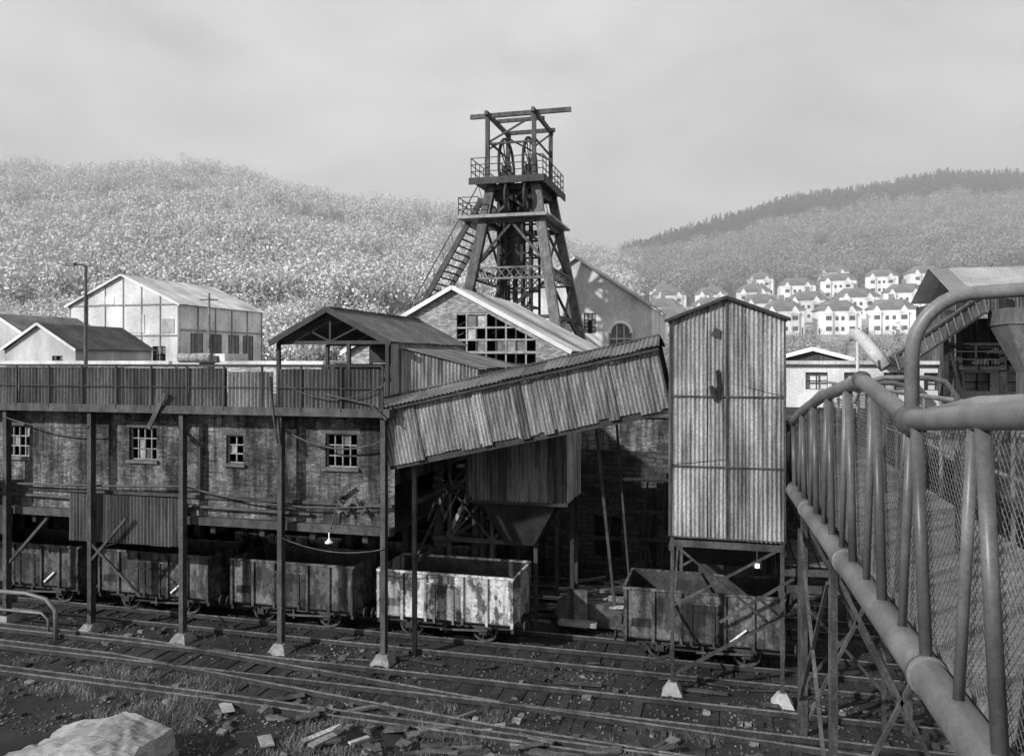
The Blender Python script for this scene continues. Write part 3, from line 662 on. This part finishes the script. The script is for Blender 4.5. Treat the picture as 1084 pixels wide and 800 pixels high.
for (x0,x1,y0,y1) in ((-20.6,-19.3,63.3,71.8),(-15.4,-14.3,63.3,71.8),(-19.3,-15.4,63.3,64.9),(-19.3,-15.4,70.5,71.8)): P.box(x0,x1,y0,y1,24.85,25.0,1)
P.box(-20.65,-14.25,63.2,63.3,24.5,25.05,1,1.2); P.box(-14.3,-14.2,63.3,71.8,24.4,25.05,1,1)
P.box(-21.6,-14.0,63.0,64.0,21.7,21.95,0,1.1); P.box(-21.6,-20.2,64,70,21.72,21.9,0); P.box(-14.6,-13.8,64,72,21.72,21.9,0)
P.done()
P=Part('railings',g,mSteelD)
railing(P,[(-20.5,71.7),(-20.5,63.4),(-14.4,63.4),(-14.4,71.7),(-20.5,71.7)],25,1.7); railing(P,[(-21.5,70),(-21.5,63.1),(-19.8,63.1)],21.95,1.5)
P.done()
P=Part('top_frame',g,mSteel)
for u in (-19.4,-15.4):
    for v in (64.5,71): P.box(u-.16,u+.16,v-.16,v+.16,25,30.7)
    P.beam((u,64,30.6),(u,71.6,30.6),.26,.35)
    P.beam((u,64.5,27.6),(u,71,30.4),.12); P.beam((u,64.5,28.4),(u,71,28.4),.14)
P.beam((-20.9,64.5,30.45),(-12.3,64.5,30.45),.28,.36);P.beam((-19.6,71,30.75),(-15,71,30.75),.26,.34);P.beam((-19.4,67.5,30.85),(-15.2,67.5,30.85),.26,.3)
P.beam((-19.4,64.5,28.2),(-15.4,64.5,30.2),.14);P.beam((-19.4,71,30.3),(-15.4,71,28.0),.14);P.beam((-19.4,64.5,28.1),(-15.4,64.5,28.1),.16)
P.done()
P=Part('winding_wheels',g,mSteelD)
for uc,zc,r,vc in ((-18.6,26.7,2.5,67.6),(-16.5,26.7,2.5,67.6),(-17.5,23.4,1.3,64.3),(-15.9,23.4,1.3,64.3)):
    pts=[(uc,vc+r*math.cos(2*math.pi*i/28),zc+r*math.sin(2*math.pi*i/28)) for i in range(29)]
    P.tube(pts,.13,6,cap=False)
    pts=[(uc,vc+(r-.25)*math.cos(2*math.pi*i/28),zc+(r-.25)*math.sin(2*math.pi*i/28)) for i in range(29)]
    P.tube(pts,.07,5,cap=False)
    for i in range(12):
        an=i*math.pi/6; P.beam((uc,vc,zc),(uc,vc+r*math.cos(an),zc+r*math.sin(an)),.08,.08)
    P.tube([(uc-.4,vc,zc),(uc+.4,vc,zc)],.28,10)
    if r>2: P.box(uc-.6,uc+.6,vc-.6,vc+.6,25,26.3)
P.done()
P=Part('backstay_ladder',g,mSteel)
a0,a1=Vector((-20.0,64.8,23.6)),Vector((-29.8,64.8,7.5)); b0,b1=Vector((-20.0,69.0,23.6)),Vector((-29.8,69.0,7.5))
P.beam(a0,a1,.28,.45);P.beam(b0,b1,.28,.45)
for i in range(30): P.beam(a0.lerp(a1,i/30),b0.lerp(b1,i/30),.1,.12)
P.tube([a0+Vector((-.3,0,1.2)),a1+Vector((-.3,0,1.2))],.05,6)
for i in range(12): P.beam(a0.lerp(a1,i/12),a0.lerp(a1,i/12)+Vector((-.3,0,1.2)),.05)
P.done()
P=Part('winding_ropes',g,mSteelD)
for u in (-18.6,-16.5):
    P.tube([(u,65.1,26.6),(u,67.5,8)],.035,5); P.tube([(u,70,27),(u,95,12)],.035,5)
P.done()

# ---------------------------------------------------------------- sheds & buildings on the plateau
def shed(name,u0,u1,v0,v1,z0,ze,zp,wm,rm,ops=(),side_ops=(),up=None,frame=None,base=1.0,bars=None,wt=1.0,gable=True):
    g=group(name); up=(u0+u1)/2 if up is None else up
    P=Part('walls',g,[wm]); P.wall(u0,u1,v0,z0,ze,ops,.3)
    if gable is True: P.add([(u0,v0,ze),(u1,v0,ze),(up,v0,zp)],[[0,1,2]],0,1)
    elif gable: P.add([(p[0],v0,p[1]) for p in gable[0]],[list(range(len(gable[0])))]); P.add([(p[0],v0,p[1]) for p in gable[1]],[list(range(len(gable[1])))])
    P.add([(u0,v1,ze),(up,v1,zp),(u1,v1,ze)],[[0,1,2]])
    P.quad((u1,v0,z0),(u1,v1,z0),(u1,v1,ze),(u1,v0,ze),0,1);P.quad((u0,v0,z0),(u0,v0,ze),(u0,v1,ze),(u0,v1,z0));P.quad((u0,v1,z0),(u0,v1,ze),(u1,v1,ze),(u1,v1,z0)); 
    P.t=[t*wt for t in P.t]; P.done()
    P=Part('roof',g,[rm,mRender])
    for ue,n in ((u0-.3,1),(u1+.3,-1)):
        d=Vector((up-ue,0,zp-ze+.05)); P.corr((ue,v0-.3,ze),(0,1,0),d,v1-v0+.6,d.length,pitch=.3,amp=.04,sheet=1.8,seed=int(abs(ue)*7),var=.16,base=base,nrm=(0,0,1),jit=0)
        P.beam((ue,v0-.33,ze-.03),(up,v0-.33,zp+.03),.06,.24,1,.8)
    P.done()
    P=Part('windows',g,[mSteelD,mPane,mGlass])
    for o in ops:
        windowbars(P,o[0],o[1],o[2],o[3],v0+.12,bars[0] if bars else 3,bars[1] if bars else 3,bars[2] if bars else .08,0,1,bars[3] if bars else .6)
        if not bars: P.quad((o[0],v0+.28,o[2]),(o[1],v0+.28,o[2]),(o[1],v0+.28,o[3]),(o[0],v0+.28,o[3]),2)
    for o in side_ops:
        P.box(u1+.003,u1+.03,o[0],o[1],o[2],o[3],2,o[4] if len(o)>4 else 5)
        for k in range(4): P.box(u1+.03,u1+.06,o[0]+(o[1]-o[0])*k/3-.05,o[0]+(o[1]-o[0])*k/3+.05,o[2],o[3],0)
    P.done(); return g
# workshop: gable wall is really open between u -15.1 and -10.4 where only the glazing frame stands
gl=[(-22.0,10.5),(-15.1,10.5),(-15.1,14.15),(-15.3,14.2)]
gr=[(-15.1,12.75),(-13.3,12.75),(-10.4,11.15),(-10.4,10.5),(-8.6,10.5),(-15.1,14.15)]
g1=shed('gabled_workshop',-22.0,-8.6,44,57.5,7.5,10.5,14.2,mBrickM,mRoofL,ops=[(-15.1,-10.4,8.6,10.4)],base=.75,bars=(8,3,.10,.12),wt=.85,gable=(gl,gr))
P=Part('gable_glazing_frame',g1,[mSteelL,mSteelD,mPane])
def gt(u): return 12.75 if u<-13.3 else 12.75-(u+13.3)*.552
for i in range(9):
    u=-15.1+i*.5875; P.box(u-.045,u+.045,44.05,44.15,8.6,gt(u),0 if i%2 else 1,1.2)
for z in (10.5,11.2,11.9,12.7):
    ur_=-10.4 if z<11.15 else -13.3+(12.75-z)/.552; P.box(-15.1,ur_,44.04,44.13,z-.05,z+.05,0,1.2)
for i in range(8):
    for j in range(3):
        u=-15.1+i*.5875; z=10.5+j*.7
        if z+.7<gt(u+.59) and R.random()<.3: P.quad((u,44.1,z),(u+.58,44.1,z),(u+.58,44.1,z+.68),(u,44.1,z+.68),2,R.uniform(.3,1.3))
for v in (47,51,55): P.beam((-21.5,v,10.6),(-8.9,v,10.6),.2,.2,1); P.beam((-15.3,v,10.6),(-15.3,v,14),.15,.15,1); P.beam((-19,v,10.6),(-15.3,v,13.6),.12,.12,1); P.beam((-11.5,v,10.6),(-15.3,v,13.6),.12,.12,1)
P.done()
g2=shed('engine_house',-21.7,-7.0,78,96,7.5,15.1,20.1,mClad,mRoofL,ops=[(-13.6,-12.4,12.6,14.6)],base=1.0,wt=.95)
P=Part('arched_window',g2,[mGlass,mRender])
pts=[(-10.0+1.05*math.cos(math.pi*i/12),77.95,12.6+1.05*math.sin(math.pi*i/12)) for i in range(13)]+[(-11.05,77.95,10.2),(-8.95,77.95,10.2)]
P.add(pts,[list(range(15))],0,9); P.tube([(p[0],77.9,p[2]) for p in pts[:13]],.15,6,1)
for k in (-.35,.35): P.box(-10+k-.05,-10+k+.05,77.88,77.93,10.2,13.4,1,.7)
P.box(-11,-9,77.87,77.92,12.0,12.12,1,.7); P.done()
g3=shed('corrugated_warehouse',-72.2,-57.6,75,91,7.5,16.0,19.4,mClad,mRoofL,ops=[(-66.8,-64.4,8.5,12.2),(-61,-59.3,9,11.5)],side_ops=[(77,79,9,13,9),(80,82.5,9,13,6),(84,86,9,13,9),(87,89,9,13,9)],base=.9)
P=Part('cladding_ribs',g3,mSteelL)
for u in (-72,-69.6,-67.2,-64.8,-62.4,-60,-57.7): P.box(u-.06,u+.06,74.93,74.99,7.5,16.0+3.4*(1-abs(u+64.9)/7.3))
for z in (12.6,16.0): P.box(-72.2,-57.6,74.91,74.98,z,z+.15)
for v in (75,78.2,81.4,84.6,87.8,91): P.box(-57.59,-57.5,v-.08,v+.08,7.5,16)
P.box(-57.58,-57.52,75,91,13.2,13.4); P.done()
P=Part('gable_patch_panels',g3,[mRoofL,mSteelL])
P.box(-68,-66,74.94,74.985,16.2,17.0,0,1.4); P.box(-64,-62,74.94,74.985,13,15,0,1.3); P.box(-59.8,-58.2,74.94,74.985,12.9,14.5,1,1.2); P.done()
shed('brick_store',-65,-57.0,60,70,7.5,10.9,13.3,mConcL,mSlate,ops=[(-59.6,-58.4,9.2,10.4)],base=.4,wt=.75)
shed('brick_store',-75,-66.0,64,74,7.5,12.0,14.6,mConcL,mSlate,base=.9,wt=.8)
g=group('flat_roofed_workshop'); P=Part('walls',g,mBrickM); P.box(-54,-27,50,58,7.5,9.7); P.done(); P=Part('roof',g,mConcL); P.box(-54.3,-26.7,49.7,58.3,9.72,9.95); P.box(-40,-36,52,55,9.95,10.5,0,.8); P.done()
# right-hand side
g=group('rendered_office'); ops=[(4+i*1.9,5.1+i*1.9,8.5,9.4) for i in range(8)]
P=Part('walls',g,mConcL); P.wall(2.6,19.5,45,7.5,9.8,ops,.2); P.box(2.6,19.5,45.3,52,7.5,9.78); P.done()
P=Part('roof',g,mRoofL); P.box(2.3,19.8,44.7,52.3,9.82,10.0); P.done()
P=Part('windows',g,[mSteelD,mPane]); 
for o in ops: windowbars(P,*o,45.1,2,2,.06,0,1,.3)
P.done()
shed('dark_shed',3.0,7.2,53,60,7.5,10.1,10.7,mSheetD,mSlate,base=.6)
g=group('screening_plant')
P=Part('cladding',g,[mSheetD,mSheet,mSteelD])
P.corr((10.4,42,12.2),(1,0,0),(0,0,1),8,1.1,seed=71,base=1.6,nrm=(0,-1,0)); P.corr((10.4,42,9.8),(1,0,0),(0,0,1),8,2.2,seed=72,base=.6,nrm=(0,-1,0)); P.corr((10.4,50,8),(0,-1,0),(0,0,1),8,5,seed=73,base=.9,nrm=(-1,0,0)); P.done()
P=Part('roof',g,mRoofL); P.corr((10.1,41.6,13.2),(1,0,0),(0,4,1.5),8.6,4.4,seed=74,base=.7,nrm=(0,0,1)); P.corr((10.1,50.2,13.2),(1,0,0),(0,-4,1.5),8.6,4.4,seed=75,base=.7,nrm=(0,0,1)); P.done()
P=Part('frame',g,mSteelD)
for u in (10.4,12.2,14,16): P.box(u-.12,u+.12,41.3,41.5,5,13.2)
for z in (9.6,10.6,12.2): P.box(9.8,17,41.2,41.4,z,z+.15)
railing(P,[(9.8,41),(17,41)],9.7,1.1); P.done()
P=Part('hopper',g,mSteelL)
P.add([(11.6,38.6,11.6),(14.6,38.6,11.6),(14.6,41.2,11.6),(11.6,41.2,11.6),(12.5,39.4,9.5),(13.7,39.4,9.5),(13.7,40.6,9.5),(12.5,40.6,9.5)],[[0,1,5,4],[1,2,6,5],[2,3,7,6],[3,0,4,7],[0,3,2,1]],0,.6); P.box(11.55,14.65,38.55,41.25,11.6,12.3,0,.5); P.box(12.5,13.7,39.4,40.6,7.6,9.5,0,.5); P.done()
g=group('belt_conveyor'); P=Part('casing',g,[mSheetD,mSteelL,mSteelD])
c0,c1=Vector((7.6,41.0,9.9)),Vector((11.2,41.0,12.6))
P.beam(c0,c1,1.1,.75,0,1.2)
for i in range(13): 
    a=c0.lerp(c1,i/12)+Vector((0,-.58,0)); P.beam(a+Vector((.12,0,-.42)),a+Vector((-.12,0,.42)),.05,.07,1,.8)
for o in (-.42,.42): P.beam(c0+Vector((0,-.6,o)),c1+Vector((0,-.6,o)),.08,.09,2)
for k in (.15,.6): q=c0.lerp(c1,k); P.beam((q.x,41,7.5),(q.x,41,q.z-.35),.18,.18,2); P.beam((q.x+.9,41,7.5),(q.x,41,q.z-.35),.1,.1,2)
P.done()
g=group('ventilation_duct'); P=Part('duct',g,mConcL); P.tube([(5.9,43,11.3),(6.2,42.9,11.3),(6.5,42.6,11.0),(6.9,42.3,10.4),(7.4,42,9.7)],.32,14); P.smooth=True; P.t=[.7]*len(P.t); P.done()
g=group('pole'); P=Part('shaft',g,mConcL); P.tube([(5.9,40.5,7.6),(5.9,40.5,10.9)],.07,8); P.done()

# street lamps, poles
def lamp(x,y,z0,z1,arm):
    g=group('street_lamp',(x,y,z0),0,yard=False); h=z1-z0
    P=Part('column',g,mSteel); P.tube([(0,0,0),(0,0,1.2),(0,0,1.3),(0,0,h)],[.2,.2,.14,.10],8,0,1.6); P.tube([(0,0,h),(arm*.3,0,h+.15),(arm,0,h+.2)],[.10,.06,.06],8); P.done()
    P=Part('lantern',g,mConc); P.box(min(arm,arm*1.8),max(arm,arm*1.8),-.16,.16,h+.08,h+.3); P.done()
lamp(-29.2,55,7.5,16.4,-.75)
g=group('telegraph_pole',(-26.6,70.5,7.5),0,yard=False); P=Part('pole',g,mWood); P.tube([(0,0,0),(0,0,8.4)],[.16,.1],8,0,2.5); P.beam((-.8,0,7.8),(.8,0,7.8),.1); P.done()

# old pipe sticking out at left + loop pipe in yard
g=group('large_pipe'); P=Part('pipe',g,[mConc,mGlass]); P.tube([(-44,24.2,4.7),(-28.6,24.2,5.55),(-27.3,24.2,5.65)],.42,18,0,.6); P.tube([(-27.35,24.2,5.65),(-27.25,24.2,5.66)],.36,18,1); P.done()
g=group('bent_pipe'); P=Part('pipe',g,mPipe)
P.tube([(-27.5,23.6,1.55),(-24.6,23.6,1.6),(-23.7,23.6,1.45),(-23.3,23.6,1.1),(-23.25,23.6,0)],.08,10); P.tube([(-27.5,23.9,.8),(-24.2,23.9,.82),(-23.9,23.9,.6),(-23.9,23.9,0)],.05,8); P.smooth=True; P.done()

# ---------------------------------------------------------------- foreground rubble, grass, boulder
P=Part('rubble',None,[mRubble,mConc],yard=True)
def chunk(P,u,v,z,s,m=0,t=1):
    vs=[]
    for a in (-1,1):
        for b in (-1,1):
            for c in (-1,1): vs.append((u+a*s*R.uniform(.5,1.1),v+b*s*R.uniform(.4,1),z+c*s*R.uniform(.3,.7)))
    P.add(vs,[[0,1,3,2],[4,6,7,5],[0,4,5,1],[2,3,7,6],[0,2,6,4],[1,5,7,3]],m,t)
for i in range(10000):
    u=R.uniform(-26,12); v=17+9*R.random()**1.2; x,y=yw(u,v)
    dens=noise.noise(Vector((u*.3,v*.5,9)))
    if dens<-.05 and R.random()<.7: continue
    s=R.uniform(.012,.045) if R.random()<.96 else R.uniform(.06,.16)
    chunk(P,u,v,H(x,y)+s*.2,s,0,R.uniform(.3,1.8))
for i in range(4500):
    u=R.uniform(-28,10); v=R.uniform(24,35.5); chunk(P,u,v,.03,R.uniform(.012,.05),0,R.uniform(.2,.9))
P.done()
P=Part('scrap_debris',None,[mWood,mConc,mSteel],yard=True)
for i in range(110):
    u=R.gauss(-6,3.8); v=R.uniform(18.2,21.0); x,y=yw(u,v); z=H(x,y)+R.uniform(.02,.16); an=R.uniform(-1.2,1.2); l=R.uniform(.2,1.2)
    P.beam((u,v,z),(u+l*math.cos(an),v+l*math.sin(an),z+R.uniform(-.08,.12)),R.uniform(.05,.35),R.uniform(.02,.07),R.choice([0,0,0,1,2]),R.uniform(.4,1.4))
for i in range(40):
    u=R.uniform(-22,8); v=R.uniform(24,26.3); an=R.uniform(-.4,.4); l=R.uniform(.3,1.5); P.beam((u,v,.06),(u+l*math.cos(an),v+l*math.sin(an),.08),R.uniform(.05,.2),.04,0,R.uniform(.3,1.0))
P.done()
P=Part('rough_grass',None,mGrass,yard=True)
for i in range(2200):
    u=R.uniform(-24,0); v=R.uniform(17.5,22.0)
    if noise.noise(Vector((u*.35,v*.6,2)))<.02: continue
    x,y=yw(u,v); z=H(x,y)
    for k in range(9):
        a=R.uniform(0,6.28); l=R.uniform(.08,.28); bu=u+R.uniform(-.18,.18); bv=v+R.uniform(-.18,.18); w=.01
        P.add([(bu-w,bv,z-.02),(bu+w,bv,z-.02),(bu+math.cos(a)*l*.6,bv+math.sin(a)*l*.6,z+l)],[[0,1,2]],0,R.uniform(.3,1.6))
P.done()
g=group('concrete_block',(0,0,0),yard=False)
bm=bmesh.new(); bmesh.ops.create_cube(bm,size=1); bmesh.ops.subdivide_edges(bm,edges=bm.edges[:],cuts=24,use_grid_fill=True)
for v in bm.verts:
    c=v.co; c.x*=3.7; c.y*=2.0; c.z*=1.5
    if c.z>0: c.x*=(1-.12*c.z/.75)
    if c.z>0: c.z-=.26*max(0,abs(c.x-.5)-.3)
    c+=noise.noise_vector(c*1.1)*.12+noise.noise_vector(c*4)*.06+noise.noise_vector(c*11)*.025
me=bpy.data.meshes.new('block'); bm.to_mesh(me); me.materials.append(mConcL)
at=me.attributes.new('tone','FLOAT','FACE'); at.data.foreach_set('value',[.42]*len(me.polygons))
ob=bpy.data.objects.new('block',me); scene.collection.objects.link(ob); ob.parent=g; ob.location=(-10.2,19.3,.45); ob.rotation_euler=(.0,-.03,-.25)

# ---------------------------------------------------------------- footbridge at right
g=group('footbridge',yard=False)
def bx(y): return 2.457+.2448*y
def bl(y): return 6.58-.0175*(y-7.2)
TOP=[(2.5,9.95),(6.3,9.66),(9.7,9.36),(12.9,9.77),(17.4,9.28),(21,8.74),(25.5,7.85),(30,7.7),(37,7.6)]
def bt(y): return interp(TOP,y)
P=Part('lower_pipe',g,mPipe); P.tube([(bx(y),y,bl(y)) for y in (2.5,7,12,17,22,27,32,37)],.20,20)
for y in (9,14.5,20,26): P.tube([(bx(y-.06),y-.06,bl(y)),(bx(y+.06),y+.06,bl(y))],.225,20)
P.smooth=True; P.done()
P=Part('top_pipe',g,mPipe); 
fine=[]
for i in range(70):
    y=2.5+i*.5; zz=(bt(y-.35)+bt(y)+bt(y+.35))/3; fine.append((bx(y),y,zz))
P.tube(fine,.12,16); 
for y,r in ((9.7,.19),(9.62,.16),(12.9,.14)): P.tube([(bx(y-.08),y-.08,bt(y)),(bx(y+.08),y+.08,bt(y))],r,16,0,.5)
P.tube([(bx(9.7),9.7,9.36),(bx(8.3)+.35,8.3,9.62),(bx(5)+1.0,5,9.85)],.10,14)
P.smooth=True; P.done()
P=Part('struts',g,mPipe)
y=5.6;k=0
while y<36:
    d=.45*(1 if k%2 else -1)
    P.tube([(bx(y),y,bl(y)+.1),(bx(y+d),y+d,bt(y+d)-.05)],.07 if k%2 else .055,12,0,.6 if k%2 else .85); 
    if k%4==1: P.tube([(bx(y)+.3,y+.2,bl(y)+.1),(bx(y-.9)+.12,y-.9,bt(y-.9)-.05)],.05,10,0,.5)
    y+=1.15;k+=1
P.smooth=True; P.done()
P=Part('gooseneck_pipe',g,mPipe)
cx=bx(9.7)
arc=[(cx,9.7,9.3),(cx,9.7,10.15)]+[(cx+.65-.65*math.cos(a),9.7-.15*a,10.2+.68*math.sin(a)) for a in [i*math.pi/16 for i in range(1,9)]]+[(cx+1.6,9.2,10.93),(cx+3.2,8.6,10.98)]
P.tube(arc,.085,14); P.smooth=True; P.done()
P=Part('hoops',g,mPipe)
for (ya,xo,w,zt,r) in ((13.6,.0,1.75,9.72,.045),(16.5,-.05,1.8,9.55,.05),(19.5,0,1.8,9.3,.05)):
    x0=bx(ya); z0=bt(ya)-.35
    P.tube([(x0,ya,z0),(x0+.05,ya,zt-.2),(x0+.25,ya,zt),(x0+.5,ya,zt+.06),(x0+w-.5,ya,zt+.06),(x0+w-.2,ya,zt),(x0+w,ya,zt-.25),(x0+w+.02,ya,6.6)],r,10)
P.smooth=True; P.done()
P=Part('chain_link_mesh',g,mSteelL)
def wires(xo,topf,y0,y1,pitch):
    n=int((y1-y0)/pitch)
    for sgn in (1,-1):
        for i in range(-30,n+30):
            y=y0+i*pitch; p=None;q=None; z=bl(max(y,y0))+.25
            st=.1; yy=y; zz=z
            while zz<topf(min(max(yy,y0),y1))-.08:
                if y0<=yy<=y1:
                    if p is None:p=(bx(yy)+xo,yy,zz)
                    q=(bx(yy)+xo,yy,zz)
                yy+=sgn*st; zz+=st
            if p and q and p!=q: P.beam(p,q,.0055,.0055,0,.5)
wires(.13,bt,5.5,30,.11)
P.done()
P=Part('deck',g,mConc); P.add([(bx(2.5)+.2,2.5,bl(2.5)+.02),(bx(2.5)+3,2.5,bl(2.5)+.02),(bx(37.5)+3,37.5,bl(37.5)+1.0),(bx(37.5)+.2,37.5,bl(37.5)+1.0)]+[(bx(2.5)+.2,2.5,bl(2.5)-.2),(bx(2.5)+3,2.5,bl(2.5)-.2),(bx(37.5)+3,37.5,bl(37.5)+.8),(bx(37.5)+.2,37.5,bl(37.5)+.8)],[[0,1,2,3],[4,7,6,5],[0,4,5,1],[1,5,6,2],[2,6,7,3],[3,7,4,0]],0,.65); P.done()
P=Part('far_side_rail',g,mPipe)
P.tube([(bx(y)+3.05,y,bl(y)+2.6+.01*y) for y in (3,12,20,30,37)],.06,10); P.tube([(bx(y)+3.05,y,bl(y)+1.2+.02*y) for y in (3,12,20,30,37)],.04,8)
y=4
while y<37: P.tube([(bx(y)+3.05,y,bl(y)),(bx(y)+3.05,y,bl(y)+2.6+.01*y)],.045,8); y+=1.5
P.done()
P=Part('support_trestles',g,mSteel)
for y in (16.5,21.5,31):
    for xo in (.1,2.9):
        P.beam((bx(y)+xo,y,0),(bx(y)+xo,y,bl(y)-.15),.14)
    P.beam((bx(y)+.1,y,.3),(bx(y)+2.9,y,5.8),.08);P.beam((bx(y)+2.9,y,.3),(bx(y)+.1,y,5.8),.08)
P.beam((bx(16.5),16.5,5.5),(bx(21.5),21.5,1.0),.08);P.beam((bx(21.5),21.5,5.5),(bx(16.5),16.5,1.0),.08)
P.done()

# ---------------------------------------------------------------- valley haze (real scattering air)
hz=bpy.data.materials.new('valley_haze'); hz.use_nodes=True; nt=hz.node_tree; nt.nodes.clear()
o=nt.nodes.new('ShaderNodeOutputMaterial'); s=nt.nodes.new('ShaderNodeVolumeScatter'); s.inputs['Color'].default_value=(1,1,1,1); s.inputs['Density'].default_value=.0014; s.inputs['Anisotropy'].default_value=.0
nt.links.new(s.outputs[0],o.inputs['Volume'])
P=Part('haze',None,hz); P.box(-1400,1400,105,1450,-60,185); P.done()

# ---------------------------------------------------------------- sky, sun, camera
w=bpy.data.worlds.new('World'); scene.world=w; w.use_nodes=True; nt=w.node_tree; N=nt.nodes; L=nt.links
bg=N['Background']; bg.inputs['Strength'].default_value=.1
sd=Vector((-.85,-.58,.52)).normalized()
sky=N.new('ShaderNodeTexSky'); sky.sky_type='NISHITA'; sky.sun_disc=False; sky.sun_elevation=math.asin(sd.z); sky.sun_rotation=math.atan2(sd.x,sd.y); sky.dust_density=3
bw=N.new('ShaderNodeRGBToBW'); L.new(sky.outputs[0],bw.inputs[0])
tc=N.new('ShaderNodeTexCoord'); mp=N.new('ShaderNodeMapping'); mp.inputs['Scale'].default_value=(1,1,2.4); mp.inputs['Rotation'].default_value=(0,.25,0); L.new(tc.outputs['Generated'],mp.inputs[0])
nz=N.new('ShaderNodeTexNoise'); nz.inputs['Scale'].default_value=2.6; nz.inputs['Detail'].default_value=7; nz.inputs['Roughness'].default_value=.5; nz.inputs['Distortion'].default_value=.3; L.new(mp.outputs[0],nz.inputs['Vector'])
mr=N.new('ShaderNodeMapRange'); mr.inputs[1].default_value=.36; mr.inputs[2].default_value=.64; mr.inputs[3].default_value=6.0; mr.inputs[4].default_value=8.8; L.new(nz.outputs['Fac'],mr.inputs[0])
mx=N.new('ShaderNodeMix'); mx.data_type='FLOAT'; mx.inputs[0].default_value=.92; L.new(bw.outputs[0],mx.inputs[2]); L.new(mr.outputs[0],mx.inputs[3])
L.new(mx.outputs[0],bg.inputs['Color'])
sun=bpy.data.lights.new('sun','SUN'); sun.energy=4.6; sun.angle=math.radians(1.2); sun.color=(1,1,1)
so=bpy.data.objects.new('sun',sun); scene.collection.objects.link(so); so.rotation_euler=(-sd).to_track_quat('-Z','Y').to_euler()
cam=bpy.data.cameras.new('camera'); co=bpy.data.objects.new('camera',cam); scene.collection.objects.link(co)
co.location=(0,0,10.1); co.rotation_euler=(math.radians(90),0,0); cam.sensor_width=36; cam.lens=36*850/1084; cam.shift_y=-.0185; cam.clip_end=6000; cam.clip_start=.1
scene.camera=co
scene.view_settings.view_transform='Standard'; scene.view_settings.look='None'; scene.view_settings.exposure=0
